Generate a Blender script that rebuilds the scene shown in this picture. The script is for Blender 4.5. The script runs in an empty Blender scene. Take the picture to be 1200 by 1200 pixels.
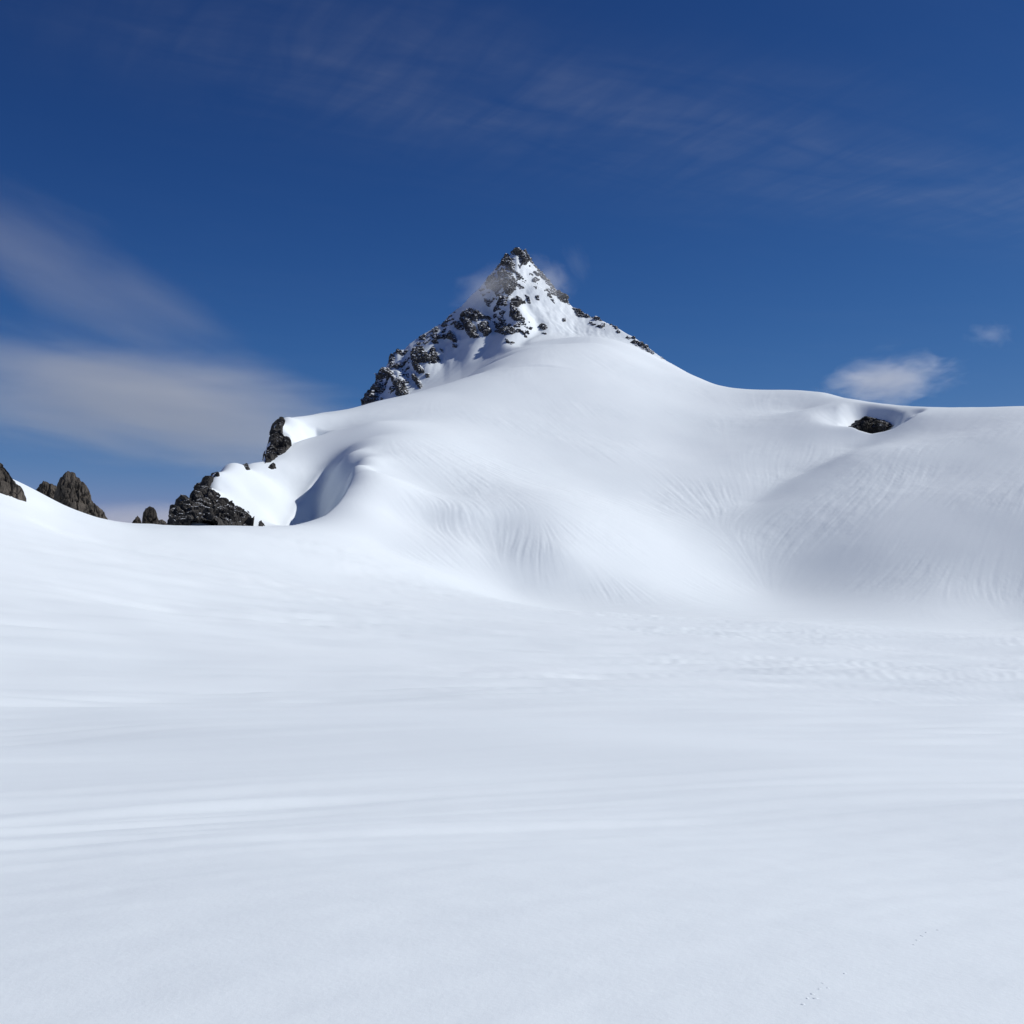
import bpy, math, time
import numpy as np

T0 = time.time()
scene = bpy.context.scene
COL = scene.collection
rng = np.random.default_rng(11)

# ------------------------------------------------------------------ camera
FPX, CX, CY, HORIZON = 1287.0, 600.0, 600.0, 640.0      # photograph is 1200 px square, 50 degree lens
PITCH = math.atan((HORIZON - CY) / FPX)
cam_d = bpy.data.cameras.new('camera')
cam_d.sensor_fit = 'HORIZONTAL'
cam_d.angle = 2 * math.atan(600.0 / FPX)
cam_d.clip_start = 0.1
cam_d.clip_end = 60000
cam = bpy.data.objects.new('camera', cam_d)
COL.objects.link(cam)
cam.location = (0, 0, 0)
cam.rotation_euler = (math.pi / 2 + PITCH, 0, 0)
scene.camera = cam

# ------------------------------------------------------------------ sky, sun, exposure
SUN_AZ, SUN_EL = math.radians(80), math.radians(42)     # azimuth clockwise from the view direction
world = bpy.data.worlds.new('World')
scene.world = world
world.use_nodes = True
nt = world.node_tree
nt.nodes.clear()


def N(tree, kind, **kw):
    n = tree.nodes.new(kind)
    for k, v in kw.items():
        setattr(n, k, v)
    return n


def math_node(tree, op, a, b=None, clamp=False):
    n = tree.nodes.new('ShaderNodeMath')
    n.operation = op
    n.use_clamp = clamp
    for i, v in enumerate((a, b)):
        if v is None:
            continue
        if isinstance(v, (int, float)):
            n.inputs[i].default_value = v
        else:
            tree.links.new(v, n.inputs[i])
    return n.outputs[0]


def ramp(tree, fac, stops, interp='LINEAR'):
    n = tree.nodes.new('ShaderNodeValToRGB')
    n.color_ramp.interpolation = interp
    e = n.color_ramp.elements
    while len(e) < len(stops):
        e.new(0.5)
    for el, (p, c) in zip(e, stops):
        el.position = p
        el.color = (c, c, c, 1) if isinstance(c, (int, float)) else (*c, 1)
    tree.links.new(fac, n.inputs['Fac'])
    return n.outputs['Color']


sky = N(nt, 'ShaderNodeTexSky', sky_type='NISHITA')
sky.sun_disc = False
sky.sun_elevation = SUN_EL
sky.sun_rotation = SUN_AZ
sky.altitude = 2400
sky.air_density = 0.6
sky.dust_density = 0.0
sky.ozone_density = 7.0
# the deep, contrasty blue of thin mountain air
sgam = N(nt, 'ShaderNodeGamma')
sgam.inputs['Gamma'].default_value = 1.52
nt.links.new(sky.outputs['Color'], sgam.inputs['Color'])
shalf = N(nt, 'ShaderNodeVectorMath', operation='MULTIPLY')
shalf.inputs[1].default_value = (0.62, 0.74, 0.66)
nt.links.new(sgam.outputs['Color'], shalf.inputs[0])
# thin high cirrus band, laid out on a flat sheet overhead
tc = N(nt, 'ShaderNodeTexCoord')
sep = N(nt, 'ShaderNodeSeparateXYZ')
nt.links.new(tc.outputs['Generated'], sep.inputs[0])
zc = math_node(nt, 'MAXIMUM', sep.outputs['Z'], 0.06)
sx = math_node(nt, 'DIVIDE', sep.outputs['X'], zc)
sy = math_node(nt, 'DIVIDE', sep.outputs['Y'], zc)
across = math_node(nt, 'MULTIPLY', math_node(nt, 'SUBTRACT', sy, math_node(nt, 'MULTIPLY', sx, 0.5)), 0.894)
along = math_node(nt, 'MULTIPLY', math_node(nt, 'ADD', sx, math_node(nt, 'MULTIPLY', sy, 0.5)), 0.894)
cmb = N(nt, 'ShaderNodeCombineXYZ')
nt.links.new(along, cmb.inputs[0])
nt.links.new(across, cmb.inputs[1])


def sky_noise(scale_xyz, detail, rough, dist=0.0, off=0.0):
    mp = N(nt, 'ShaderNodeMapping')
    mp.inputs['Scale'].default_value = scale_xyz
    mp.inputs['Location'].default_value = (off, off * 0.7, 0)
    nt.links.new(cmb.outputs[0], mp.inputs[0])
    nz = N(nt, 'ShaderNodeTexNoise')
    nz.inputs['Scale'].default_value = 1.0
    nz.inputs['Detail'].default_value = detail
    nz.inputs['Roughness'].default_value = rough
    nz.inputs['Distortion'].default_value = dist
    nt.links.new(mp.outputs[0], nz.inputs['Vector'])
    return nz.outputs['Fac']


bend = math_node(nt, 'MULTIPLY', math_node(nt, 'SUBTRACT', sky_noise((0.9, 0.9, 1), 2, 0.5, 0, 3.1), 0.5), 0.35)
vv = math_node(nt, 'ADD', across, bend)
dv = math_node(nt, 'DIVIDE', math_node(nt, 'SUBTRACT', vv, 2.17), 0.34)
band = math_node(nt, 'POWER', 2.718, math_node(nt, 'MULTIPLY', math_node(nt, 'MULTIPLY', dv, dv), -1.0))
fib = ramp(nt, sky_noise((2.2, 6.0, 1), 5, 0.55, 0.4, 0.3), [(0.2, 0.0), (0.9, 1.0)])
rip = ramp(nt, sky_noise((13.0, 2.5, 1), 3, 0.5, 0.9, 1.7), [(0.3, 0.45), (0.7, 1.0)])
thin = ramp(nt, sky_noise((1.2, 2.2, 1), 5, 0.6, 0.5, 5.0), [(0.48, 0.0), (0.85, 0.55)])
cir = math_node(nt, 'ADD', math_node(nt, 'MULTIPLY', math_node(nt, 'MULTIPLY', band, fib), rip),
                math_node(nt, 'MULTIPLY', math_node(nt, 'MULTIPLY', thin, fib), 0.25))
start = N(nt, 'ShaderNodeMapRange', interpolation_type='SMOOTHSTEP')
nt.links.new(along, start.inputs['Value'])
start.inputs['From Min'].default_value = -0.2
start.inputs['From Max'].default_value = 0.7
cir = math_node(nt, 'MULTIPLY', math_node(nt, 'MULTIPLY', cir, start.outputs[0]), 0.115, clamp=True)
mix = N(nt, 'ShaderNodeMix', data_type='RGBA')
nt.links.new(cir, mix.inputs['Factor'])
# soft shoulder towards the horizon: blue and green fill up first, so the low sky pales instead of glowing
den = N(nt, 'ShaderNodeVectorMath', operation='MULTIPLY_ADD')
nt.links.new(shalf.outputs[0], den.inputs[0])
den.inputs[1].default_value = (0.0, 0.2145, 0.195)
den.inputs[2].default_value = (1, 1, 1)
num = N(nt, 'ShaderNodeVectorMath', operation='MULTIPLY')
nt.links.new(shalf.outputs[0], num.inputs[0])
num.inputs[1].default_value = (1.05, 1.28, 1.73)
skyc = N(nt, 'ShaderNodeVectorMath', operation='DIVIDE')
nt.links.new(num.outputs[0], skyc.inputs[0])
nt.links.new(den.outputs[0], skyc.inputs[1])
nt.links.new(skyc.outputs[0], mix.inputs['A'])
mix.inputs['B'].default_value = (7.0, 7.6, 8.6, 1)
bg = N(nt, 'ShaderNodeBackground')
bg.inputs['Strength'].default_value = 0.069
nt.links.new(mix.outputs['Result'], bg.inputs['Color'])
out = N(nt, 'ShaderNodeOutputWorld')
nt.links.new(bg.outputs[0], out.inputs['Surface'])

sun_d = bpy.data.lights.new('sun', 'SUN')
sun_d.energy = 3.7
sun_d.angle = math.radians(0.53)
sun_d.color = (1.0, 0.985, 0.955)
sun = bpy.data.objects.new('sun', sun_d)
COL.objects.link(sun)
sun.location = (300, 60, 400)
# a sun lamp shines along its local -Z
sun.rotation_euler = (math.pi / 2 - SUN_EL, 0, math.pi - SUN_AZ)

scene.view_settings.view_transform = 'Standard'
scene.view_settings.look = 'None'
scene.view_settings.exposure = 0.0
scene.view_settings.gamma = 1.0
scene.view_settings.use_curve_mapping = False
scene.render.engine = 'CYCLES'
scene.cycles.use_denoising = True
scene.cycles.volume_bounces = 1
scene.cycles.max_bounces = 6
scene.cycles.volume_max_steps = 256

# ------------------------------------------------------------------ numeric helpers
_perm = np.random.default_rng(5).permutation(256)
_perm = np.concatenate([_perm, _perm, _perm]).astype(np.int32)
_grad = np.random.default_rng(7).normal(size=(256, 3))
_grad /= np.linalg.norm(_grad, axis=1)[:, None]


def perlin(p):
    """gradient noise, p is (n,3); about -0.7..0.7"""
    i = np.floor(p).astype(np.int64)
    f = p - i
    i = (i & 255).astype(np.int32)
    u = f * f * f * (f * (f * 6 - 15) + 10)
    res = np.zeros(len(p))
    for dx in (0, 1):
        wx = u[:, 0] if dx else 1 - u[:, 0]
        a = _perm[(i[:, 0] + dx) & 255]
        for dy in (0, 1):
            wy = u[:, 1] if dy else 1 - u[:, 1]
            b = _perm[a + ((i[:, 1] + dy) & 255)]
            for dz in (0, 1):
                wz = u[:, 2] if dz else 1 - u[:, 2]
                g = _grad[_perm[b + ((i[:, 2] + dz) & 255)]]
                d = g[:, 0] * (f[:, 0] - dx) + g[:, 1] * (f[:, 1] - dy) + g[:, 2] * (f[:, 2] - dz)
                res += wx * wy * wz * d
    return res


def fbm(p, octaves=4, gain=0.5, lac=2.03):
    r, a, q = 0, 1.0, p.copy()
    for _ in range(octaves):
        r = r + a * perlin(q)
        q = q * lac + 17.3
        a *= gain
    return r


def ridged(p, octaves=4, gain=0.5):
    r, a, q = 0, 1.0, p.copy()
    for _ in range(octaves):
        r = r + a * (1 - 2.2 * np.abs(perlin(q)))
        q = q * 2.1 + 9.1
        a *= gain
    return r


def worley(p, seed=0):
    """cell noise: distances F1, F2 and a random value of the nearest cell"""
    i = np.floor(p).astype(np.int64)
    f1 = np.full(len(p), 9.0)
    f2 = np.full(len(p), 9.0)
    val = np.zeros(len(p))
    for dx in (-1, 0, 1):
        for dy in (-1, 0, 1):
            for dz in (-1, 0, 1):
                c = i + np.array([dx, dy, dz])
                h = _perm[_perm[_perm[(c[:, 0] + seed) & 255] + (c[:, 1] & 255)] + (c[:, 2] & 255)]
                g = _grad[h] * 0.45 + 0.5
                d = np.sqrt((((c + g) - p) ** 2).sum(1))
                nearer = d < f1
                f2 = np.where(nearer, f1, np.minimum(f2, d))
                val = np.where(nearer, h / 255.0, val)
                f1 = np.where(nearer, d, f1)
    return f1, f2, val


def smoothstep(a, b, x):
    t = np.clip((x - a) / (b - a), 0, 1)
    return t * t * (3 - 2 * t)


# rays of the photograph: pixel -> azimuth and rise per metre of ground distance, and back
_cp, _sp = math.cos(PITCH), math.sin(PITCH)


def ray(px, py):
    a = (np.asarray(px, float) - CX) / FPX
    b = (CY - np.asarray(py, float)) / FPX
    x, y, z = a, _cp - b * _sp, _sp + b * _cp
    h = np.hypot(x, y)
    return np.arctan2(x, y), z / h


def project(P):
    x, y, z = P[..., 0], P[..., 1], P[..., 2]
    dep = y * _cp + z * _sp
    up = -y * _sp + z * _cp
    dep = np.maximum(dep, 1e-3)
    return CX + FPX * x / dep, CY - FPX * up / dep


def point(px, py, r):
    th, s = ray(px, py)
    return np.stack([r * np.sin(th), r * np.cos(th), r * s], -1)


# ------------------------------------------------------------------ the land: heights over azimuth and distance
ctrl = []            # (px, py, distance)


def C(*pts):
    ctrl.extend(pts)


# near snow field: (distance, height) by column, falling gently away from the camera
fieldz = {
    -500: [(2, -1.7), (5, -1.95), (13, -2.7), (30, -4.0), (60, -4.5), (140, 0), (260, 14)],
    0: [(2, -1.7), (4, -1.88), (8, -2.28), (13, -2.85), (30, -4.9), (60, -7.0), (130, -4.0)],
    200: [(2, -1.7), (4, -1.88), (8, -2.28), (13, -2.85), (30, -4.9), (60, -7.6), (140, -7.6), (205, -2.4)],
    400: [(2, -1.7), (4, -1.88), (8, -2.28), (13, -2.85), (30, -4.9), (60, -8.0), (150, -10.2), (240, -7.0)],
    600: [(2, -1.7), (4, -1.88), (8, -2.28), (13, -2.85), (30, -4.9), (60, -8.0), (160, -12.0), (250, -12.9)],
    900: [(2, -1.7), (4, -1.88), (8, -2.28), (13, -2.85), (30, -4.9), (60, -8.0), (160, -14.0), (260, -17.0)],
    1200: [(2, -1.7), (4, -1.88), (8, -2.28), (13, -2.85), (30, -4.9), (60, -8.2), (160, -15.2), (250, -18.6)],
    1700: [(2, -1.7), (5, -1.95), (13, -2.8), (30, -4.9), (60, -7.5), (160, -12.5), (250, -13)],
}
fcon = [(px, r, z) for px, l in fieldz.items() for r, z in l]

# saddle edge on the left, then the drop behind it
sad = [(-300, 480, 270), (-120, 520, 262), (0, 556, 255), (30, 568, 255), (60, 584, 256), (100, 602, 260), (150, 613, 266), (200, 616, 272),
       (250, 616, 282), (300, 617, 298), (335, 616, 318)]
C(*sad)
for px, py, r in sad:
    k = np.interp(px, [-300, 100, 335], [0.9, 0.9, 0.5])
    th, s = ray(px, py)
    if px < 80:
        ctrl.append((px, py + 15, r * 0.93))
        ctrl.append((px, py + 36, r * 0.83))
    else:
        ctrl.append((px, py + 5 * k, r * 0.93))
    ctrl.append((px, py + 4 * k, r * 1.05))
    if px < 320:
        ctrl.append((px, py + 26 * k, r * 1.15))
# ground behind the saddle falls away
C((-300, 640, 420), (0, 690, 400), (60, 700, 400), (110, 705, 400), (160, 690, 390), (190, 660, 350), (-100, 760, 520), (40, 800, 560), (150, 800, 560),
  (230, 740, 560), (100, 900, 800), (-200, 900, 800), (300, 700, 640))

# rock buttress, snow panel and wind scoop under the left shoulder
but = [(200, 616, 366), (215, 591, 376), (235, 571, 392), (250, 554, 412), (262, 547, 428), (290, 544, 450), (308, 541, 466)]
C(*but)
C(*[(px - 12, py + 55, r * 1.07) for px, py, r in but])
C((245, 600, 372), (270, 600, 388), (300, 612, 386), (262, 570, 408), (290, 575, 413), (320, 580, 419), (310, 600, 402),
  (310, 555, 442), (340, 550, 452), (360, 540, 462), (215, 614, 345), (260, 622, 350), (300, 626, 355))
# crease, wall, rim and lit side of the scoop
C((331, 619, 400), (341, 602, 415), (352, 585, 428), (363, 568, 441), (374, 552, 452), (386, 537, 460))
C((345, 621, 366), (368, 606, 368), (386, 592, 380), (397, 575, 394), (405, 557, 412), (362, 598, 396), (380, 570, 422))
C((350, 614, 332), (381, 604, 338), (397, 590, 348), (407, 575, 360), (414, 558, 376), (415, 546, 392), (408, 533, 425))
C((420, 592, 345), (432, 574, 358), (440, 552, 391), (455, 545, 405), (430, 605, 337), (400, 612, 328), (430, 512, 468), (412, 522, 452), (460, 600, 349), (425, 538, 408), (426, 528, 426), (442, 530, 424))
# upper rock and shallow hollow
C((312, 522, 486), (322, 497, 502), (332, 490, 520), (345, 489, 532), (360, 487, 540), (378, 485, 552), (395, 482, 562), (410, 479, 576))
C((300, 600, 580), (315, 570, 600), (345, 500, 565), (345, 530, 620), (378, 490, 578), (395, 487, 590), (395, 512, 640))
C((340, 523, 478), (355, 518, 482), (375, 510, 490), (390, 503, 502), (352, 516, 500), (372, 509, 514), (340, 508, 502), (360, 499, 522), (403, 502, 500))

# main dome
C((450, 640, 318), (500, 668, 300), (500, 610, 350), (500, 575, 382), (500, 540, 420), (500, 490, 520), (440, 495, 490))
C((560, 684, 309), (577, 645, 334), (577, 616, 350), (545, 600, 356), (600, 691, 312), (616, 645, 333), (622, 612, 352), (656, 645, 333), (662, 606, 360), (640, 580, 392), (600, 540, 462), (600, 480, 556), (560, 520, 478), (540, 640, 332))
C((680, 696, 313), (700, 650, 338), (715, 600, 388), (700, 530, 500), (700, 450, 620), (760, 692, 322), (780, 640, 368))
C((800, 699, 324), (820, 610, 418), (800, 530, 525), (800, 465, 640))
C((900, 702, 345), (890, 640, 390), (890, 577, 452), (860, 540, 510), (900, 505, 560), (940, 480, 620), (940, 548, 490), (870, 590, 440))
C((1000, 711, 326), (1000, 692, 346), (900, 688, 358), (800, 686, 338), (1200, 706, 330), (1000, 640, 378), (1000, 560, 448), (1000, 530, 486), (950, 600, 415))
C((1100, 718, 316), (1100, 690, 338), (1100, 640, 370), (1100, 560, 440), (1100, 510, 510))
C((1200, 728, 314), (1200, 650, 360), (1200, 570, 412), (1200, 505, 490))
C((1400, 735, 300), (1400, 650, 345), (1400, 560, 420), (1400, 500, 500), (1700, 720, 300), (1700, 560, 400))
crest = [(425, 475, 590), (460, 466, 602), (500, 456, 616), (550, 441, 640), (600, 421, 668), (650, 409, 690), (700, 404, 720),
         (840, 451, 720), (870, 456, 700), (900, 457, 690), (935, 458, 672), (965, 460, 652), (1000, 468, 630), (1035, 473, 610), (1070, 476, 592), (1110, 477, 575),
         (1150, 476.5, 565), (1200, 475.5, 556), (1280, 474, 550), (1400, 470, 545), (1700, 460, 530)]
C(*crest)
for px, py, r in crest:
    if px < 560:
        C((px, py + 3, r * 1.035), (px, py + 28, r * 1.12), (px, py + 130, r * 1.7))
    elif px > 830:
        C((px, py + 5, r * 1.05), (px, py + 26, r * 1.16), (px, py + 140, r * 1.8))
C((600, 416, 715), (600, 412, 755), (570, 432, 700), (575, 428, 745), (540, 452, 705), (650, 406, 745), (760, 414, 790), (700, 396, 770), (800, 434, 755), (770, 430, 720), (780, 427, 770), (820, 443, 735), (840, 457, 770), (600, 470, 1000), (700, 440, 1000), (800, 480, 960), (600, 560, 1500), (800, 560, 1500))

# right wind scoop: lip in front, bowl behind
C((965, 474, 600), (985, 492, 560), (1003, 503, 545), (1020, 508, 540), (1045, 503, 538), (1072, 488, 545), (1090, 482, 552))

A = np.array(ctrl, float)
th, s = ray(A[:, 0], A[:, 1])
ks = [(a, math.log(r), v) for a, r, v in zip(th, A[:, 2], s)]
for px, r, z in fcon:
    ks.append((math.atan((px - CX) / FPX), math.log(r), z / r))
for sg in (-1, 1):
    for r, z in [(2, -1.7), (10, -2.2), (60, -4), (200, -6), (500, 20), (900, -60)]:
        ks.append((sg * 1.15, math.log(r), z / r))
ks = np.array(ks)


def tps_kernel(d2):
    return 0.5 * d2 * np.log(d2 + 1e-12)


def tps_fit(K, lam):
    n = len(K)
    d2 = (K[:, None, 0] - K[None, :, 0]) ** 2 + (K[:, None, 1] - K[None, :, 1]) ** 2
    M = np.zeros((n + 3, n + 3))
    M[:n, :n] = tps_kernel(d2) + lam * np.eye(n)
    Pm = np.c_[np.ones(n), K[:, :2]]
    M[:n, n:] = Pm
    M[n:, :n] = Pm.T
    return np.linalg.solve(M, np.r_[K[:, 2], 0, 0, 0])


W = tps_fit(ks, 2.5e-5)


def tps(t, l):
    o = np.empty(t.size)
    tf, lf = t.ravel(), l.ravel()
    for a in range(0, t.size, 60000):
        q, p = tf[a:a + 60000], lf[a:a + 60000]
        d2 = (q[:, None] - ks[None, :, 0]) ** 2
        d2 += (p[:, None] - ks[None, :, 1]) ** 2
        d2 += 1e-12
        d2 *= 0.5 * np.log(d2)
        o[a:a + 60000] = d2 @ W[:-3] + W[-3] + W[-2] * q + W[-1] * p
    return o.reshape(t.shape)


# the summit pyramid behind the dome: crest line and foot line by column
pk_line = [  # skyline of the pyramid
           (250, 1000), (385, 620), (410, 500), (424, 475), (432, 464), (441, 449), (450, 434), (458, 420), (466, 410), (474, 410), (480, 403), (492, 395), (506, 386),
           (520, 378), (527, 369), (540, 360), (552, 347), (562, 338), (572, 325), (582, 312), (592, 301), (600, 296), (606, 291), (613, 295), (622, 304),
           (634, 319), (648, 337), (660, 350), (672, 361), (686, 370), (700, 374), (712, 379), (726, 386), (742, 395), (756, 404), (768, 414), (782, 425),
           (800, 437), (820, 452), (840, 470), (870, 510), (920, 640), (1200, 900)]
pk_far = [(250, 862), (400, 862), (424, 868), (460, 880), (500, 893), (560, 910), (606, 930), (634, 924), (672, 900), (712, 870), (756, 840), (800, 795), (840, 748), (870, 730), (1200, 700)]
pk_crest = np.array([(a, b, np.interp(a, *zip(*pk_far))) for a, b in pk_line], float)
pk_foot = np.array([(250, -300, 832), (385, 30, 832), (405, 88, 806), (430, 97, 802), (480, 109, 797), (520, 117, 793), (540, 121, 790), (560, 126, 787), (580, 131, 784), (600, 134.5, 781.5), (620, 136.5, 780), (650, 138, 779.5), (700, 139, 786),
                    (760, 124, 770), (800, 106, 740), (840, 80, 700), (870, 60, 690), (1200, -200, 640)], float)
_tc, _sc = ray(pk_crest[:, 0], pk_crest[:, 1])
_tf = np.arctan((pk_foot[:, 0] - CX) / FPX)


def peak_height(t, r):
    rc = np.interp(t, _tc, pk_crest[:, 2])
    zc_ = np.interp(t, _tc, _sc * pk_crest[:, 2])
    rb = np.interp(t, _tf, pk_foot[:, 2])
    zb = np.interp(t, _tf, pk_foot[:, 1])
    tau = (r - rb) / np.maximum(rc - rb, 20)
    px = CX + FPX * np.tan(t)
    tt = np.clip(tau, 0, 1)
    prof = 0.45 * tt + 0.55 * tt ** 1.9
    z = zb + (zc_ - zb) * prof
    z = np.where(tau < 0, zb + tau * 40, z)
    z = np.where(tau > 1, zc_ - (r - rc) * 1.15, z)
    # ribs and gullies running down the face
    env = np.clip(4 * tt * (1 - tt), 0, 1)
    px0 = px
    px = px + 7 * np.sin(z * 0.09 + 1.3) + 5 * np.sin(r * 0.11)
    rib = 6 * np.exp(-((px - (594 + 10 * (1 - tt))) / 11) ** 2) * env
    rib += 5 * np.exp(-((px - 556) / 15) ** 2) * env * smoothstep(0.15, 0.5, tt)
    rib += 4 * np.exp(-((px - 500) / 14) ** 2) * env * smoothstep(0.2, 0.5, tt)
    rib += 4 * np.exp(-((px - 462) / 10) ** 2) * env
    rib -= 4 * np.exp(-((px - 578 + 8 * (1 - tt)) / 8) ** 2) * env * smoothstep(0.2, 0.5, tt)
    rib -= 2.5 * np.exp(-((px - 622) / 7) ** 2) * env
    q = np.stack([px.ravel() * 0.7, r.ravel() * 0.55, z.ravel()], -1)
    craggy = np.interp(px, [425, 600, 660, 720], [1, 1, 0.6, 0.1])
    wob = 2.0 * ridged(q / 26 + 3, 3).reshape(px.shape) - 1.6
    wob += 0.9 * ridged(np.c_[q[:, 0] / 6, q[:, 1] / 14, q[:, 2] / 22] + 8, 2).reshape(px.shape)
    up = smoothstep(0.3, 0.6, tt) * (tau < 1.3)
    rib += wob * craggy * up * (0.35 + 0.65 * smoothstep(0, 0.12, np.abs(1 - tau)))
    return z + rib, px, tau


def smax(a, b, k):
    h = np.clip(0.5 + 0.5 * (a - b) / k, 0, 1)
    return b * (1 - h) + a * h + k * h * (1 - h)


def poly_sd(px, py, poly):
    """signed distance in photograph pixels, positive inside"""
    poly = np.asarray(poly, float)
    d = np.full(px.shape, 1e9)
    ins = np.zeros(px.shape, bool)
    n = len(poly)
    for i in range(n):
        ax, ay = poly[i]
        bx, by = poly[(i + 1) % n]
        ux, uy = bx - ax, by - ay
        q = np.clip(((px - ax) * ux + (py - ay) * uy) / (ux * ux + uy * uy + 1e-9), 0, 1)
        d = np.minimum(d, np.hypot(px - ax - q * ux, py - ay - q * uy))
        cond = (ay > py) != (by > py)
        xin = (bx - ax) * (py - ay) / (by - ay + 1e-12) + ax
        ins ^= cond & (px < xin)
    return np.where(ins, d, -d)


SCOOP_RIM = [(344, 616, 330), (350, 614, 332), (381, 604, 338), (397, 590, 348), (407, 575, 360), (414, 558, 376), (415, 546, 392), (411, 538, 408), (403, 532, 432), (394, 531, 450)]
SCOOP_CREASE = [(386, 537, 460), (374, 552, 452), (363, 568, 441), (352, 585, 428), (341, 602, 415), (331, 619, 400)]
HOLLOW = [(340, 522, 477), (365, 513, 488), (392, 500, 503), (387, 496, 519), (370, 496, 523), (350, 502, 516), (337, 511, 500)]
BOWL_LIP = [(975, 483, 580), (985, 492, 560), (1003, 503, 545), (1020, 508, 540), (1045, 503, 538), (1060, 495, 541), (1076, 486, 545)]
BOWL_FAR = [(1074, 481, 562), (1050, 485, 590), (1010, 484, 605), (985, 478, 612)]
plan = lambda pts: np.array([point(*p)[:2] for p in pts])


def land(t, r):
    """height of the bare snow surface at azimuth t, distance r"""
    l = np.log(r)
    z = tps(t, l) * r
    px = CX + FPX * np.tan(np.clip(t, -1.4, 1.4))
    # right wind scoop behind its lip, with a smaller dent beside it
    x, y = r * np.sin(t), r * np.cos(t)

    def bowl(px0, r0, wx, wy, depth, p=1.0):
        t0 = math.atan((px0 - CX) / FPX)
        dx = (t - t0) * r0 / wx
        dy = (r - r0) / wy
        return depth * np.exp(-(dx * dx + dy * dy) ** p)
    z = z - bowl(1014, 573, 19, 19, 6.0, 1.8) - bowl(1070, 562, 5, 10, 2.5, 1.8) - bowl(972, 590, 9, 16, 1.5)
    box = (r > 525) & (r < 640) & (t > 0.26) & (t < 0.38)
    if box.any():
        bx, by = x[box], y[box]
        lip, farside = plan(BOWL_LIP), plan(BOWL_FAR)
        ins = poly_sd(bx, by, np.vstack([lip, farside])) > 0
        z[box] -= 10.0 * smoothstep(0, 9, seg_dist(bx, by, lip)) * smoothstep(0, 16, seg_dist(bx, by, farside)) * ins * smoothstep(0, 20, seg_dist(bx, by, plan([(975, 483, 580), (985, 478, 612)]))) * smoothstep(0, 6, seg_dist(bx, by, plan([(1076, 486, 545), (1074, 481, 562)])))
    # the scoop under the left shoulder has a crisp rim; a shallow hollow lies above it
    box = (r > 320) & (r < 540) & (t > -0.24) & (t < -0.12)
    if box.any():
        bx, by = x[box], y[box]
        rim, cre = plan(SCOOP_RIM), plan(SCOOP_CREASE)
        ins = poly_sd(bx, by, np.vstack([rim, cre])) > 0
        dr, dc = seg_dist(bx, by, rim), seg_dist(bx, by, cre)
        top = seg_dist(bx, by, plan([(413, 541, 402), (403, 532, 432), (394, 531, 450), (386, 537, 460)]))
        dig = 7.5 * smoothstep(0, 5.0, dr) * smoothstep(0, 9, dc) * ins * smoothstep(0, 14, top)
        dig = dig + 4.0 * smoothstep(0, 6, poly_sd(bx, by, plan(HOLLOW)))
        z[box] -= dig
    # crease where the right-hand hill meets the dome
    c0 = np.array([point(885, 582, 448), point(920, 558, 474), point(960, 540, 496), point(1000, 522, 522)])
    d = seg_dist(x, y, c0[:, :2])
    z = z - 2.0 * np.exp(-(np.abs(d) / 13) ** 1.6)
    # the shoulder and the buttress break off in cliffs on their left
    for line, r0, r1, steep in (([(308, 540, 470), (313, 522, 488), (321, 498, 503), (328, 489, 516), (338, 487, 540), (346, 486, 600)], 468, 2000, 3.0),
                                ([(192, 616, 350), (199, 616, 366), (214, 591, 377), (234, 571, 393), (249, 554, 413), (261, 547, 428)], 350, 428, 1.6)):
        el = np.array([(float(ray(a, b)[0]), c) for a, b, c in line])
        te = np.interp(r, el[:, 1], el[:, 0])
        dd = (te - t) * r
        on = smoothstep(r0 - 1, r0 + 8, r) * (1 - smoothstep(r1 - 30, r1, r)) * (t > -0.5)
        z = z - steep * np.clip(dd, 0, 90) * on
    # summit pyramid
    far = (r > 640) & (t > -0.22) & (t < 0.27)
    if far.any():
        pz, ppx, tau = peak_height(t[far], r[far])
        k = np.interp(ppx, [420, 530, 570, 650, 720, 830, 870], [2, 3, 9, 14, 18, 10, 6])
        z[far] = smax(pz, z[far], k)
    # calm ground beside and behind the camera
    calm = smoothstep(0.75, 1.1, np.abs(t))
    zz = -1.7 - 0.03 * np.minimum(r, 400) - 0.12 * np.maximum(r - 400, 0)
    z = z * (1 - calm) + zz * calm
    lo = smoothstep(900, 2200, r)
    z = z * (1 - lo) + (-0.32 * r) * lo
    return np.maximum(z, -1400)


def seg_dist(x, y, poly):
    best = np.full(x.shape, 1e9)
    for (ax, ay), (bx, by) in zip(poly[:-1], poly[1:]):
        ux, uy = bx - ax, by - ay
        q = np.clip(((x - ax) * ux + (y - ay) * uy) / (ux * ux + uy * uy), 0, 1)
        best = np.minimum(best, np.hypot(x - ax - q * ux, y - ay - q * uy))
    return best


# ------------------------------------------------------------------ grid
def spread(*segs):
    parts = [np.linspace(a, b, n, endpoint=False) for a, b, n in segs[:-1]]
    a, b, n = segs[-1]
    parts.append(np.linspace(a, b, n))
    return np.concatenate(parts)


pxl, pxr = math.atan((-70 - CX) / FPX), math.atan((1270 - CX) / FPX)
ths = spread((-math.pi, -0.8, 40), (-0.8, pxl, 30), (pxl, pxr, 840), (pxr, 0.8, 30), (0.8, math.pi, 41))
ln = math.log
lrs = spread((ln(0.8), ln(3), 16), (ln(3), ln(60), 410), (ln(60), ln(290), 150), (ln(290), ln(700), 370), (ln(700), ln(945), 230), (ln(945), ln(1700), 30), (ln(1700), ln(9000), 12))
TH, LR = np.meshgrid(ths, lrs)
R = np.exp(LR)
Z = land(TH, R)
print('land', time.time() - T0)

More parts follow.
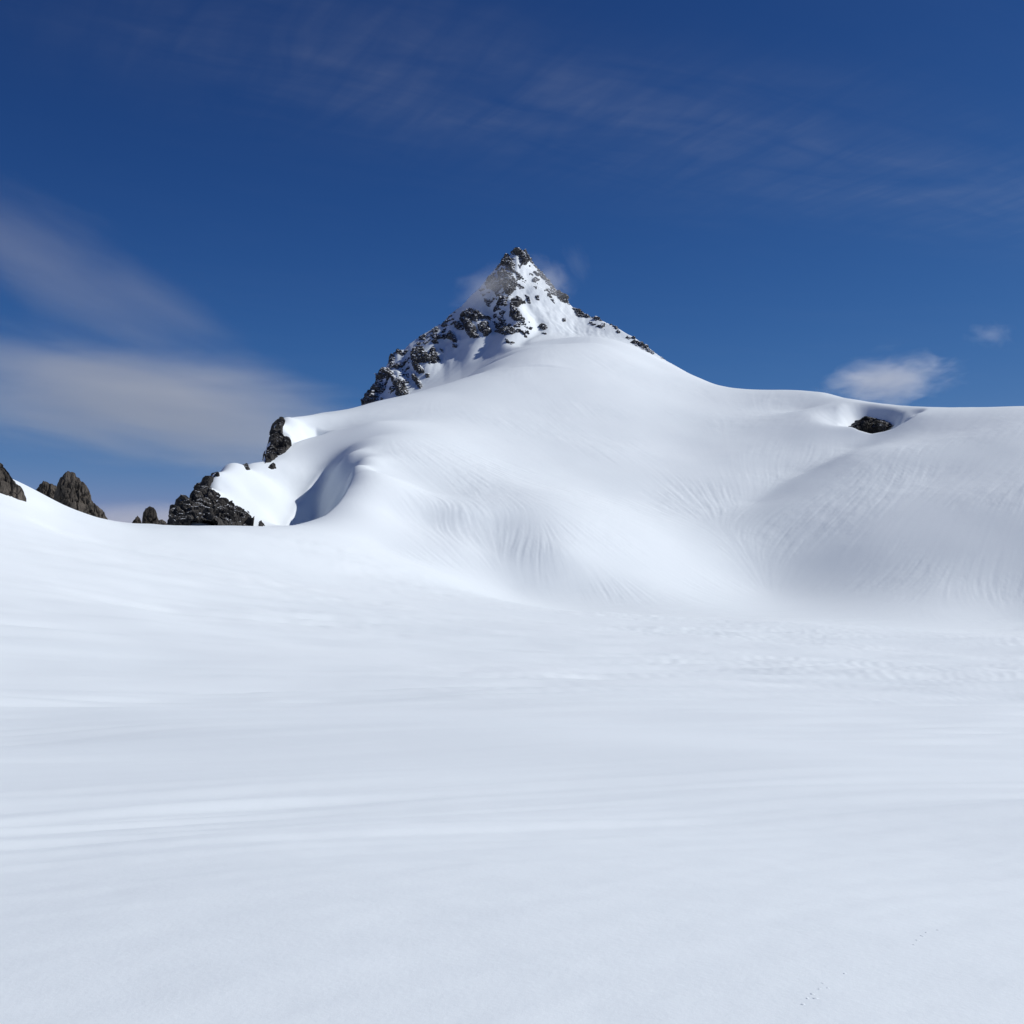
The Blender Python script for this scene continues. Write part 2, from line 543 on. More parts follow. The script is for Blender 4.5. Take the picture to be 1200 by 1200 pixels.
# streaks that run down the fall line on the steep snow: noise smeared along the slope
lt = np.linspace(pxl, pxr, 980)
ll = np.linspace(ln(270), ln(960), 1230)
hs = 3
LT, LL = np.meshgrid(lt[::hs], ll[::hs])
HZ = land(LT, np.exp(LL))


def upsample(a, shape):
    ri = np.linspace(0, a.shape[0] - 1, shape[0])
    ci = np.linspace(0, a.shape[1] - 1, shape[1])
    r0 = np.minimum(ri.astype(int), a.shape[0] - 2)
    c0 = np.minimum(ci.astype(int), a.shape[1] - 2)
    fr, fc = (ri - r0)[:, None], (ci - c0)[None]
    g = lambda i, j: a[np.ix_(r0 + i, c0 + j)]
    return (g(0, 0) * (1 - fr) * (1 - fc) + g(1, 0) * fr * (1 - fc) + g(0, 1) * (1 - fr) * fc + g(1, 1) * fr * fc)


gl, gt = np.gradient(HZ, ll[::hs], lt[::hs])
rr = np.exp(LL)
slope = np.hypot(gl, gt) / rr
gm = np.hypot(gl, gt) + 1e-9
vl, vt = upsample(-gl / gm, (len(ll), len(lt))), upsample(-gt / gm, (len(ll), len(lt)))
slope_f = upsample(slope, (len(ll), len(lt)))
base = rng.normal(size=(len(ll), len(lt)))
base2 = np.repeat(np.repeat(rng.normal(size=(len(ll) // 4 + 1, len(lt) // 4 + 1)), 4, 0), 4, 1)[:len(ll), :len(lt)]
src = base + 0.3 * base2
dl, dt_ = ll[1] - ll[0], lt[1] - lt[0]
acc = src.copy()
for sg in (1, -1):
    pi = np.repeat(np.arange(len(ll))[:, None], len(lt), 1).astype(float)
    pj = np.repeat(np.arange(len(lt))[None], len(ll), 0).astype(float)
    for k in range(34):
        ii = np.clip(pi + 0.5, 0, len(ll) - 1).astype(np.int32)
        jj = np.clip(pj + 0.5, 0, len(lt) - 1).astype(np.int32)
        a, b = vl[ii, jj], vt[ii, jj]
        pi += sg * a * 0.0008 / dl
        pj += sg * b * 0.0008 / dt_
        ii = np.clip(pi + 0.5, 0, len(ll) - 1).astype(np.int32)
        jj = np.clip(pj + 0.5, 0, len(lt) - 1).astype(np.int32)
        acc += src[ii, jj]
acc /= acc.std()


def lookup(arr, t, l):
    i = np.clip((l - ll[0]) / dl, 0, len(ll) - 1.001)
    j = np.clip((t - lt[0]) / dt_, 0, len(lt) - 1.001)
    i0, j0 = i.astype(int), j.astype(int)
    fi, fj = i - i0, j - j0
    return (arr[i0, j0] * (1 - fi) * (1 - fj) + arr[i0 + 1, j0] * fi * (1 - fj) + arr[i0, j0 + 1] * (1 - fi) * fj + arr[i0 + 1, j0 + 1] * fi * fj)


print('streaks', time.time() - T0)


def snow_detail(t, r, z):
    """small relief: fall-line streaks far off, wind ripples on the near field"""
    l = np.log(r)
    x, y = r * np.sin(t), r * np.cos(t)
    inside = (l > ll[0]) & (l < ll[-1]) & (t > lt[0]) & (t < lt[-1])
    out_ = np.zeros(t.shape)
    st = lookup(acc, t[inside], l[inside])
    sl = lookup(slope_f, t[inside], l[inside])
    patch = smoothstep(-0.35, 0.45, fbm(np.c_[t[inside] * 9, l[inside] * 9, np.full(st.shape, 2.2)], 3))
    dist = r[inside]
    amp = 0.052 * smoothstep(0.06, 0.38, sl) * (0.15 + patch) * (dist / 400) * (1 - 0.7 * smoothstep(430, 560, dist) * (1 - smoothstep(760, 800, dist)))
    amp = amp * smoothstep(0, 0.06, l[inside] - ll[0]) * (1 - 0.85 * (1 - smoothstep(-0.125, -0.09, t[inside])) * (dist < 700))
    xi, yi = x[inside], y[inside]
    q3 = np.c_[xi, yi, 0 * xi]
    calm = smoothstep(310, 380, dist) * (1 - smoothstep(680, 760, dist))
    out_[inside] = st * amp + calm * (0.55 * fbm(q3 / 38, 2) + 0.16 * fbm(q3 / 8.5 + 3, 3) * patch)
    near = r < 420
    q = np.c_[x[near], y[near], np.zeros(near.sum())]
    rn = r[near]
    # wind ripples lie across the view, drawn out along the wind
    ca, sa = math.cos(0.42), math.sin(0.42)
    u = q[:, 0] * ca + q[:, 1] * sa
    v = -q[:, 0] * sa + q[:, 1] * ca
    o = 0 * u
    v = v + 0.9 * fbm(np.c_[u * 0.05, v * 0.05, o], 2)
    gate = smoothstep(-0.32, 0.30, fbm(np.c_[u * 0.03, v * 0.10, o + 4], 3))
    gate2 = smoothstep(-0.25, 0.35, fbm(np.c_[u * 0.02, v * 0.03, o + 24], 3))
    fine = fbm(np.c_[u * 0.14, v * 1.75, o + 2], 2, 0.5)
    big = fbm(np.c_[u * 0.07, v * 0.60, o + 1], 3, 0.55)
    huge = fbm(np.c_[u * 0.03, v * 0.17, o + 7], 4, 0.55)
    swell = fbm(np.c_[u * 0.06, v * 0.11, o + 3], 2)
    n = 0.105 * fine * (0.15 + gate) * smoothstep(3.5, 10, rn) * (1 - smoothstep(15, 28, rn))
    n += 0.18 * big * (0.2 + gate) * smoothstep(7, 14, rn) * (1 - smoothstep(60, 110, rn))
    n += 0.65 * huge * (0.25 + gate2) * smoothstep(30, 70, rn) * (1 - smoothstep(230, 360, rn))
    n += 0.40 * swell * smoothstep(2, 14, rn) * (1 - smoothstep(120, 300, rn))
    n += 0.012 * fbm(np.c_[u * 0.9, v * 2.2, o + 9], 3) * (1 - smoothstep(10, 20, rn))
    out_[near] += n
    return out_


Zs = Z + snow_detail(TH, R, Z)
P = np.stack([R * np.sin(TH), R * np.cos(TH), Zs], -1)
print('detail', time.time() - T0)


# ------------------------------------------------------------------ materials
def principled(name):
    m = bpy.data.materials.new(name)
    m.use_nodes = True
    t = m.node_tree
    t.nodes.clear()
    b = N(t, 'ShaderNodeBsdfPrincipled')
    o = N(t, 'ShaderNodeOutputMaterial')
    t.links.new(b.outputs[0], o.inputs['Surface'])
    return m, t, b


def noise(t, vec, scale, detail=4, rough=0.55, dist=0.0):
    n = N(t, 'ShaderNodeTexNoise')
    n.inputs['Scale'].default_value = scale
    n.inputs['Detail'].default_value = detail
    n.inputs['Roughness'].default_value = rough
    n.inputs['Distortion'].default_value = dist
    if vec is not None:
        t.links.new(vec, n.inputs['Vector'])
    return n.outputs['Fac']


def snow_material():
    m, t, b = principled('snow')
    geo = N(t, 'ShaderNodeNewGeometry')
    pos = geo.outputs['Position']
    col = N(t, 'ShaderNodeMix', data_type='RGBA')
    col.inputs['A'].default_value = (0.80, 0.862, 0.89, 1)
    col.inputs['B'].default_value = (0.83, 0.887, 0.912, 1)
    t.links.new(ramp(t, noise(t, pos, 0.02, 6, 0.6), [(0.35, 0.0), (0.65, 1.0)]), col.inputs['Factor'])
    t.links.new(col.outputs['Result'], b.inputs['Base Color'])
    b.inputs['Roughness'].default_value = 0.62
    b.inputs['Specular IOR Level'].default_value = 0.25
    g1 = noise(t, pos, 28.0, 4, 0.65)
    b1 = N(t, 'ShaderNodeBump')
    b1.inputs['Strength'].default_value = 0.16
    b1.inputs['Distance'].default_value = 0.012
    t.links.new(g1, b1.inputs['Height'])
    g2 = noise(t, pos, 1.1, 5, 0.6)
    b2 = N(t, 'ShaderNodeBump')
    b2.inputs['Strength'].default_value = 0.22
    b2.inputs['Distance'].default_value = 0.05
    t.links.new(g2, b2.inputs['Height'])
    t.links.new(b1.outputs[0], b2.inputs['Normal'])
    t.links.new(b2.outputs[0], b.inputs['Normal'])
    return m


def rock_material(name, dark, mid, light, snowy, scale):
    m, t, b = principled(name)
    geo = N(t, 'ShaderNodeNewGeometry')
    pos = geo.outputs['Position']
    mp = N(t, 'ShaderNodeMapping')
    mp.inputs['Scale'].default_value = (1, 1, 0.45)
    mp.inputs['Rotation'].default_value = (0.3, 0.5, 0)
    t.links.new(pos, mp.inputs[0])
    v = mp.outputs[0]
    n1 = noise(t, v, scale, 8, 0.65, 0.4)
    n2 = noise(t, v, scale * 6, 5, 0.7)
    f = math_node(t, 'ADD', math_node(t, 'MULTIPLY', n1, 0.65), math_node(t, 'MULTIPLY', n2, 0.35))
    c = ramp(t, f, [(0.34, dark), (0.5, mid), (0.66, light)])
    sepn = N(t, 'ShaderNodeSeparateXYZ')
    t.links.new(geo.outputs['Normal'], sepn.inputs[0])
    sn = math_node(t, 'ADD', sepn.outputs['Z'], math_node(t, 'MULTIPLY', math_node(t, 'SUBTRACT', noise(t, pos, scale * 3.2, 5, 0.65), 0.5), 0.9))
    sf = ramp(t, sn, [(1.0 - snowy, 0.0), (1.03 - snowy, 1.0)])
    mx = N(t, 'ShaderNodeMix', data_type='RGBA')
    t.links.new(sf, mx.inputs['Factor'])
    t.links.new(c, mx.inputs['A'])
    mx.inputs['B'].default_value = (0.82, 0.86, 0.91, 1)
    t.links.new(mx.outputs['Result'], b.inputs['Base Color'])
    b.inputs['Roughness'].default_value = 0.88
    b.inputs['Specular IOR Level'].default_value = 0.25
    bp = N(t, 'ShaderNodeBump')
    bp.inputs['Strength'].default_value = 0.9
    bp.inputs['Distance'].default_value = 0.5 / scale * 0.35
    t.links.new(n2, bp.inputs['Height'])
    t.links.new(bp.outputs[0], b.inputs['Normal'])
    return m


SNOW = snow_material()
ROCK_PEAK = rock_material('summit_rock', (0.026, 0.027, 0.030), (0.062, 0.061, 0.060), (0.13, 0.124, 0.115), 0.43, 0.22)
ROCK_CLIFF = rock_material('cliff_rock', (0.016, 0.016, 0.016), (0.044, 0.041, 0.038), (0.11, 0.10, 0.088), 0.09, 0.22)
ROCK_BARE = rock_material('bare_rock', (0.024, 0.021, 0.018), (0.080, 0.069, 0.057), (0.17, 0.145, 0.118), -0.5, 0.22)


# ------------------------------------------------------------------ mesh objects
def mesh_obj(name, verts, faces, mat, parent=None, smooth=True):
    me = bpy.data.meshes.new(name)
    verts = np.ascontiguousarray(verts, np.float32).reshape(-1, 3)
    faces = np.ascontiguousarray(faces, np.int32)
    k = faces.shape[1]
    me.vertices.add(len(verts))
    me.vertices.foreach_set('co', verts.ravel())
    me.loops.add(faces.size)
    me.loops.foreach_set('vertex_index', faces.ravel())
    me.polygons.add(len(faces))
    me.polygons.foreach_set('loop_start', np.arange(0, faces.size, k, dtype=np.int32))
    me.polygons.foreach_set('loop_total', np.full(len(faces), k, np.int32))
    me.polygons.foreach_set('use_smooth', np.full(len(faces), smooth))
    me.update(calc_edges=True)
    me.validate()
    me.materials.append(mat)
    o = bpy.data.objects.new(name, me)
    COL.objects.link(o)
    if parent is not None:
        o.parent = parent
    return o


def tag(o, label=None, cat=None, group=None, kind=None):
    if label:
        o['label'] = label
    if cat:
        o['category'] = cat
    if group:
        o['group'] = group
    if kind:
        o['kind'] = kind
    return o


def compact(verts, faces):
    used = np.unique(faces)
    remap = np.full(len(verts), -1, np.int64)
    remap[used] = np.arange(len(used))
    return verts[used], remap[faces]


nr, nc = R.shape
idx = np.arange(nr * nc).reshape(nr, nc)
quads = np.stack([idx[:-1, :-1], idx[:-1, 1:], idx[1:, 1:], idx[1:, :-1]], -1)      # seen from above: anticlockwise is checked below
tq = 0.5 * (TH[:-1, :-1] + TH[1:, 1:])
rq = 0.5 * (R[:-1, :-1] + R[1:, 1:])
foot_r = np.interp(tq, _tf, pk_foot[:, 2] - 14)
is_peak = (rq > foot_r) & (rq < 1300) & (tq > math.atan((405 - CX) / FPX)) & (tq < math.atan((862 - CX) / FPX))
behind = (LR[:-1, :-1] > ln(300)) & (tq < math.atan((172 - CX) / FPX)) & (tq > -0.8)
PV = P.reshape(-1, 3)
cap = np.array([[0, 0, -1.7]])
field_q = quads[~is_peak].reshape(-1, 4)[:, ::-1]
v, f = compact(PV, field_q)
snowfield = tag(mesh_obj('snow_field', v, f, SNOW), kind='structure', label='white wind-rippled snow field rising into the rounded snow dome')
v, f = compact(PV, quads[is_peak].reshape(-1, 4)[:, ::-1])
peak = tag(mesh_obj('mountain_peak', v, f, SNOW), kind='structure', label='snowy summit pyramid with dark rock bands rising behind the snow dome')
# the patch under the camera
ring = P[0, :-1]
fan = np.array([[len(ring), (i + 1) % len(ring), i] for i in range(len(ring))])
tag(mesh_obj('snow_underfoot', np.vstack([ring, [[0, 0, -1.7]]]), fan, SNOW), kind='structure')
print('snow meshes', time.time() - T0)


# ------------------------------------------------------------------ rock that breaks through the snow
def outcrop(name, poly, rrange, mat, parent=None, relief=3.0, cell=5.0, res=0.45, jitter=2.0, lift=0.0, sink=1.2, speckle=None, jag=0.0, grow_px=0.0):
    """a crag grown out of the land surface inside an outline: blocks, steps and cracks pushed out of the slope"""
    poly = np.asarray(poly, float)
    m = 5
    x0, x1 = poly[:, 0].min() - m, poly[:, 0].max() + m
    y0, y1 = poly[:, 1].min() - m, poly[:, 1].max() + m
    t0, t1 = math.atan((x0 - CX) / FPX), math.atan((x1 - CX) / FPX)
    r0, r1 = rrange
    # keep only distances whose land falls in the outline's height range
    rs = np.linspace(r0, r1, 90)
    tt = np.linspace(t0, t1, 24)
    A_, B_ = np.meshgrid(tt, rs)
    hz = land(A_, B_)
    _, yy = project(np.stack([B_ * np.sin(A_), B_ * np.cos(A_), hz], -1))
    ok = ((yy > y0 - 6) & (yy < y1 + 6)).any(1)
    if not ok.any():
        return None
    r0, r1 = rs[ok].min() - 3, rs[ok].max() + 3
    rm = 0.5 * (r0 + r1)
    n_t = max(6, int((t1 - t0) * rm / res))
    n_r = max(6, int((r1 - r0) / res))
    tt, rs = np.linspace(t0, t1, n_t), np.linspace(r0, r1, n_r)
    A_, B_ = np.meshgrid(tt, rs)
    hz = land(A_, B_)
    S = np.stack([B_ * np.sin(A_), B_ * np.cos(A_), hz], -1)
    du, dv = np.gradient(S, axis=1), np.gradient(S, axis=0)
    nrm = np.cross(du, dv)
    nrm /= np.linalg.norm(nrm, axis=-1, keepdims=True)
    nrm[nrm[..., 2] < 0] *= -1
    px, py = project(S)
    q = S.reshape(-1, 3)
    edge = fbm(q * 0.35, 3).reshape(px.shape) * jitter + fbm(q * 1.1 + 5, 2).reshape(px.shape) * jitter * 0.5
    sd = (poly_sd(px, py, poly) + edge + grow_px) * rm / FPX          # metres
    if speckle:
        sd = np.minimum(sd, (fbm(q * np.array([1, 1, 1.4]) * speckle[0] + 31, 3).reshape(px.shape) - speckle[1]) * 2.2 / speckle[0])
    w = q * np.array([1, 1, 0.7]) / cell
    w = w + 0.25 * np.c_[perlin(w * 2), perlin(w * 2 + 7), perlin(w * 2 + 13)]
    f1, f2, val = worley(w)
    g1, g2, val2 = worley(w * 2.7 + 3, 31)
    blocks = (val - 0.5) * 1.2 + (val2 - 0.5) * 0.6 - 0.55 * (1 - smoothstep(0, 0.16, f2 - f1)) - 0.25 * (1 - smoothstep(0, 0.16, g2 - g1))
    blocks = blocks.reshape(px.shape) + 0.25 * ridged(q * 0.5, 3).reshape(px.shape)
    grow = smoothstep(-0.2, relief * (1.3 - 0.9 * jag), sd)
    h = -0.35 + np.clip(sd, -3, 0) * 1.2 + grow * relief * (0.75 + (0.55 + 0.5 * jag) * blocks) + lift * grow + smoothstep(0, 0.5, sd) * 0.35
    # push out of the slope, and a little forward and up
    V = S + nrm * h[..., None]
    side = 0.35 * relief * grow * fbm(q / (cell * 0.8) + 20, 3).reshape(px.shape)
    V[..., 0] += side
    keep = h > -sink
    gi = np.arange(h.size).reshape(h.shape)
    fq = np.stack([gi[:-1, :-1], gi[:-1, 1:], gi[1:, 1:], gi[1:, :-1]], -1)[:, :, ::-1]
    kq = keep[:-1, :-1] | keep[1:, :-1] | keep[:-1, 1:] | keep[1:, 1:]
    if not speckle:
        # keep the one connected piece
        lab = np.where(kq, np.arange(kq.size).reshape(kq.shape) + 1, 0)
        while True:
            old = lab.copy()
            for ax in (0, 1):
                for sh in (1, -1):
                    nb = np.roll(lab, sh, ax)
                    if ax == 0:
                        nb[0 if sh == 1 else -1] = 0
                    else:
                        nb[:, 0 if sh == 1 else -1] = 0
                    lab = np.where(kq, np.maximum(lab, nb), 0)
            if (lab == old).all():
                break
        if not kq.any():
            return None
        ids, cnt = np.unique(lab[lab > 0], return_counts=True)
        kq = lab == ids[cnt.argmax()]
    show = (sd > 0)[:-1, :-1].sum()
    if show < 3:
        return None
    v, f = compact(V.reshape(-1, 3), fq[kq].reshape(-1, 4))
    return mesh_obj(name, v, f, mat, parent, smooth=False)


PK = [
    [(424, 475), (425, 470), (432, 461), (441, 447), (447, 434), (451, 430), (460, 434), (464, 441), (470, 444), (474, 450), (480, 460), (481, 464), (474, 466), (469, 467), (463, 462), (465, 457), (460, 450), (458, 443), (455, 441), (447, 446), (451, 452), (450, 459), (444, 462), (444, 468), (442, 473), (432, 476)],
    [(456, 419), (459, 413), (463, 416), (462, 428), (471, 429), (466, 432), (457, 431)],
    [(464, 409), (470, 410), (473, 418), (467, 415), (462, 413)],
    [(482, 420), (482, 412), (486, 407), (495, 406), (498, 412), (502, 416), (505, 408), (510, 408), (513, 418), (516, 423), (512, 425), (504, 426), (495, 425), (490, 426), (497, 432), (498, 437), (492, 439), (486, 433), (484, 428)],
    [(483, 436), (487, 440), (493, 447), (495, 453), (492, 456), (487, 449), (483, 444)],
    [(498, 437), (503, 438), (504, 442), (499, 443)],
    [(517, 393), (525, 391), (527, 388), (533, 391), (536, 396), (535, 402), (531, 401), (526, 397), (518, 397)],
    [(530, 402), (537, 404), (535, 408), (530, 407)],
    [(531, 378), (538, 376), (544, 382), (544, 386), (538, 387), (533, 383)],
    [(538, 372), (545, 366), (552, 361), (558, 363), (566, 368), (575, 372), (576, 377), (570, 374), (564, 374), (558, 377), (553, 376), (556, 381), (560, 389), (562, 394), (558, 397), (551, 396), (546, 390), (545, 382), (539, 376)],
    [(560, 380), (565, 376), (571, 378), (574, 384), (576, 388), (573, 393), (568, 395), (565, 390), (561, 386)],
    [(577, 375), (582, 378), (589, 381), (594, 384), (602, 384), (605, 389), (600, 392), (592, 393), (584, 390), (580, 383)],
    [(592, 396), (597, 400), (605, 401), (600, 404), (593, 402)],
    [(599, 352), (605, 347), (612, 353), (616, 355), (610, 358), (606, 361), (609, 366), (614, 373), (615, 378), (608, 377), (600, 374), (597, 370), (598, 362)],
    [(580, 365), (583, 358), (586, 346), (592, 346), (595, 352), (592, 360), (587, 354), (583, 364)],
    [(594, 298), (599, 302), (604, 310), (603, 320), (598, 318), (592, 312), (586, 311), (588, 303)],
    [(583, 318), (590, 315), (597, 322), (603, 325), (606, 332), (604, 339), (599, 345), (592, 344), (589, 334), (584, 330)],
    [(571, 327), (577, 321), (582, 326), (586, 336), (584, 344), (577, 340), (570, 338)],
    [(602, 293), (607, 289), (612, 293), (618, 298), (622, 303), (625, 309), (630, 315), (625, 311), (620, 306), (616, 310), (611, 311), (608, 305), (608, 299), (602, 299), (599, 297)],
    [(604, 317), (610, 321), (612, 327), (606, 329), (604, 322)],
    [(605, 331), (611, 334), (614, 338), (608, 339)],
    [(615, 345), (620, 348), (622, 356), (618, 355)],
    [(627, 346), (632, 346), (632, 352), (628, 351)],
    [(641, 343), (646, 343), (646, 347), (641, 347)],
    [(628, 312), (634, 318), (645, 330), (656, 343), (664, 347), (671, 357), (663, 356), (655, 352), (652, 346), (644, 336), (634, 325)],
    [(670, 360), (676, 362), (681, 363), (686, 368), (692, 372), (688, 373), (681, 371), (675, 368)],
    [(693, 370), (698, 367), (703, 370), (709, 376), (704, 376), (697, 375)],
    [(712, 378), (717, 371), (720, 377), (724, 380), (729, 384), (722, 386), (717, 382)],
    [(736, 389), (741, 384), (748, 390), (744, 391)],
    [(738, 401), (744, 399), (752, 402), (758, 407), (766, 415), (762, 414), (755, 410), (748, 406)],
    [(755, 401), (761, 402), (767, 411), (762, 409)],
    [(772, 416), (777, 418), (781, 422), (775, 420)],
    [(631, 383), (636, 377), (642, 384), (637, 387), (633, 386)],
    [(634, 390), (641, 389), (640, 393)],
    [(659, 373), (663, 373), (663, 377), (659, 377)],
    [(577, 369), (582, 367), (583, 372), (579, 373)],
    [(490, 396), (497, 391), (501, 394), (494, 398)],
    [(504, 400), (511, 397), (515, 403), (508, 403)],
    [(505, 388), (512, 383), (515, 387), (508, 391)],
    [(514, 407), (519, 410), (521, 414), (517, 412)],
    [(516, 381), (522, 377), (525, 381), (519, 384)],
    [(620, 382), (625, 384), (623, 387), (619, 386)],
]
for i, poly in enumerate(PK):
    ext = max(np.ptp(np.array(poly)[:, 0]), np.ptp(np.array(poly)[:, 1]))
    outcrop('rock_outcrop', poly, (735, 945), ROCK_PEAK, peak, relief=float(np.interp(ext, [5, 12, 45], [1.1, 2.0, 3.6])),
            cell=float(np.interp(ext, [5, 45], [2.5, 5.5])), res=0.5, jitter=float(np.interp(ext, [5, 30], [1.0, 2.4])), grow_px=float(np.interp(ext, [5, 15], [0.1, 0.45])), jag=0.4)
for poly, sp in (([(482, 404), (500, 390), (522, 374), (534, 364), (540, 372), (530, 386), (516, 404), (500, 408), (484, 410)], (0.15, 0.10)),
                 ([(560, 338), (576, 320), (592, 300), (604, 300), (600, 345), (590, 372), (572, 362)], (0.12, 0.10)),
                 ([(604, 300), (614, 296), (634, 320), (660, 352), (650, 356), (628, 340), (612, 330)], (0.13, 0.20)),
                 ([(572, 372), (612, 366), (626, 384), (618, 396), (580, 392)], (0.15, 0.12)),
                 ([(440, 440), (462, 410), (482, 410), (480, 455), (462, 462), (446, 470)], (0.13, 0.12)),
                 ([(664, 356), (700, 370), (730, 384), (772, 412), (760, 414), (720, 392), (690, 380), (668, 366)], (0.15, 0.18))):
    o = outcrop('rock_chips', poly, (735, 950), ROCK_PEAK, peak, relief=1.4, cell=3.0, res=0.6, speckle=sp)
    if o:
        o['kind'] = 'stuff'
print('peak rocks', time.time() - T0)

CL = [
    ('rock_cliff', [(199, 622), (203, 606), (209, 593), (217, 587), (226, 588), (235, 573), (242, 569), (249, 559), (256, 550), (261, 549), (256, 553), (250, 562), (246, 572), (250, 582), (262, 591), (274, 592), (284, 600), (294, 611), (297, 622)], (340, 470), 2.3, 7.5,
     'jagged dark rock cliff beside the bright snow panel at the saddle', 'cliff'),
    ('rock_cliff', [(310, 543), (314, 530), (319, 515), (324, 499), (329, 493), (335, 493), (332, 500), (331, 511), (338, 515), (342, 522), (335, 530), (328, 534), (318, 541)], (450, 560), 1.7, 6.0,
     'steep black rock cliff on the edge of the upper snow shoulder', 'cliff'),
    ('rock', [(252, 554), (257, 553), (258, 558), (253, 559)], (380, 470), 0.9, 2, 'small dark rock poking from snow just right of the jagged cliff top', 'rock'),
    ('rock', [(255, 561), (262, 560), (262, 564), (256, 565)], (380, 470), 0.9, 2, 'small dark rock below the cliff top on the snow panel edge', 'rock'),
    ('rock', [(284, 544), (289, 543), (294, 550), (289, 551)], (400, 490), 1.2, 2.5, 'dark rock on the skyline of the bright snow panel', 'rock'),
    ('rock', [(313, 547), (319, 543), (324, 545), (324, 549), (318, 550)], (420, 500), 1.3, 2.5, 'dark rock on the snow below the steep black cliff', 'rock'),
    ('rock', [(288, 598), (291, 597), (294, 603), (290, 603)], (360, 450), 0.9, 2, 'small rock on the lower snow panel above the cliff foot', 'rock'),
    ('rock', [(301, 612), (306, 610), (312, 617), (303, 619)], (350, 450), 1.1, 2, 'rock at the foot of the snow panel by the saddle edge', 'rock'),
    ('rock', [(344, 485), (348, 484), (351, 487), (346, 488)], (500, 580), 0.9, 2, 'tiny rock on the skyline above the steep black cliff', 'rock'),
    ('rock_outcrop', [(986, 514), (991, 502), (1002, 493), (1016, 487), (1030, 490), (1042, 494), (1052, 500), (1050, 514)], (574, 612), 3.6, 4.0,
     'black rock outcrop inside the wind scoop on the right ridge', 'rock outcrop'),
]
for nm, poly, rr_, rel, cell, lab, cat in CL:
    o = outcrop(nm, poly, rr_, ROCK_CLIFF, None, relief=rel, cell=cell, res=0.3, jitter=1.6 if rel > 2 else 0.7, jag=1.0 if nm == 'rock_cliff' else 0.3)
    if o:
        tag(o, lab, cat, 'dark rocks around the snow panel' if nm == 'rock' else None)
    else:
        print('no rock', nm, poly[0])


# free-standing crags beyond the saddle: ridge line at its own distance, with front and back faces
def crag(name, line, r, label, group, base_drop=16, front=0.55, back=0.5, rough=1.0, tilt=0.0, cell=3.0, mat=ROCK_BARE, n=150):
    line = np.array(line, float)
    pxs = np.linspace(line[0, 0], line[-1, 0], n)
    pys = np.interp(pxs, line[:, 0], line[:, 1])
    teeth = fbm(np.c_[pxs * 0.16, pxs * 0 + r, pxs * 0], 3) * 2.2 + (np.abs(perlin(np.c_[pxs * 0.32, pxs * 0 + r * 0.3, pxs * 0])) - 0.2) * 3.0
    pys = pys + teeth * np.clip(rough, 0, 1) * (1 - np.abs(np.linspace(-1, 1, n)) ** 4)
    rr2 = r + tilt * (pxs - pxs.mean())
    crest_p = point(pxs, pys, rr2)
    m = 90
    tau = np.linspace(-1, 1, m)
    hgt = (crest_p[:, 2] - crest_p[:, 2].min())[:, None] + base_drop
    drop = hgt * np.abs(tau)[None] ** 0.92
    shift = np.where(tau[None] < 0, -drop * front, drop * back)
    V = np.empty((n, m, 3))
    dirs = crest_p[:, :2] / np.linalg.norm(crest_p[:, :2], axis=1)[:, None]
    V[..., :2] = crest_p[:, None, :2] + dirs[:, None] * shift[..., None]
    V[..., 2] = crest_p[:, 2][:, None] - drop
    # round the two ends away so the crag closes on itself
    end = 1 - np.abs(np.linspace(-1, 1, n)) ** 6
    V[..., :2] = crest_p[:, None, :2] + (V[..., :2] - crest_p[:, None, :2]) * (0.15 + 0.85 * end)[:, None, None]
    q = V.reshape(-1, 3)
    w = q * np.array([1, 1, 0.6]) / cell
    w = w + 0.3 * np.c_[perlin(w * 1.7), perlin(w * 1.7 + 7), perlin(w * 1.7 + 13)]
    f1, f2, val = worley(w)
    g1, g2, val2 = worley(w * 2.6 + 3, 31)
    disp = (val - 0.5) * 0.9 + (val2 - 0.5) * 0.45 - 0.4 * (1 - smoothstep(0, 0.14, f2 - f1)) - 0.2 * (1 - smoothstep(0, 0.14, g2 - g1)) + 0.5 * fbm(q / cell * 0.7, 4)
    du, dv = np.gradient(V, axis=0), np.gradient(V, axis=1)
    nn = np.cross(du, dv)
    nn /= np.linalg.norm(nn, axis=-1, keepdims=True) + 1e-9
    nn[nn[..., 2] < 0] *= -1
    V = V + nn * (disp.reshape(n, m) * rough * 1.7 * (0.35 + 0.65 * smoothstep(0, 0.15, np.abs(tau)))[None])[..., None]
    gi = np.arange(n * m).reshape(n, m)
    fq = np.stack([gi[:-1, :-1], gi[1:, :-1], gi[1:, 1:], gi[:-1, 1:]], -1).reshape(-1, 4)
    o = mesh_obj(name, V, fq, mat, None, smooth=False)
    return tag(o, label, 'rock', group)


G = 'bare rocks along the saddle'
crag('crag', [(-110, 560), (-70, 515), (-40, 520), (-15, 528), (0, 539), (6, 546), (12, 553), (17, 561), (24, 568), (28, 575), (31, 584)], 233, 'bare brown rock rib on the snow slope at the left picture edge', G, base_drop=4, front=0.4, back=0.9, cell=3.2, rough=0.7)
crag('crag', [(36, 585), (41, 573), (46, 567), (51, 562), (56, 564), (62, 566), (66, 567), (70, 574), (76, 596)], 318, 'low brown rock shoulder leaning on the taller rounded crag', G, base_drop=14, cell=3.6, rough=0.8)
crag('crag', [(56, 604), (64, 574), (67, 565), (71, 557), (78, 552), (86, 553), (93, 558), (100, 566), (106, 574), (107, 584), (113, 591), (120, 598), (128, 607), (136, 616)], 308, 'tall rounded brown crag standing behind the snow saddle', G, base_drop=12, cell=4.0, rough=0.9, front=0.6)
crag('crag', [(152, 615), (157, 608), (161, 604), (164, 607), (168, 616)], 312, 'small pointed rock beside the rounded standing stone', G, base_drop=6, cell=1.8, rough=0.45, n=90)
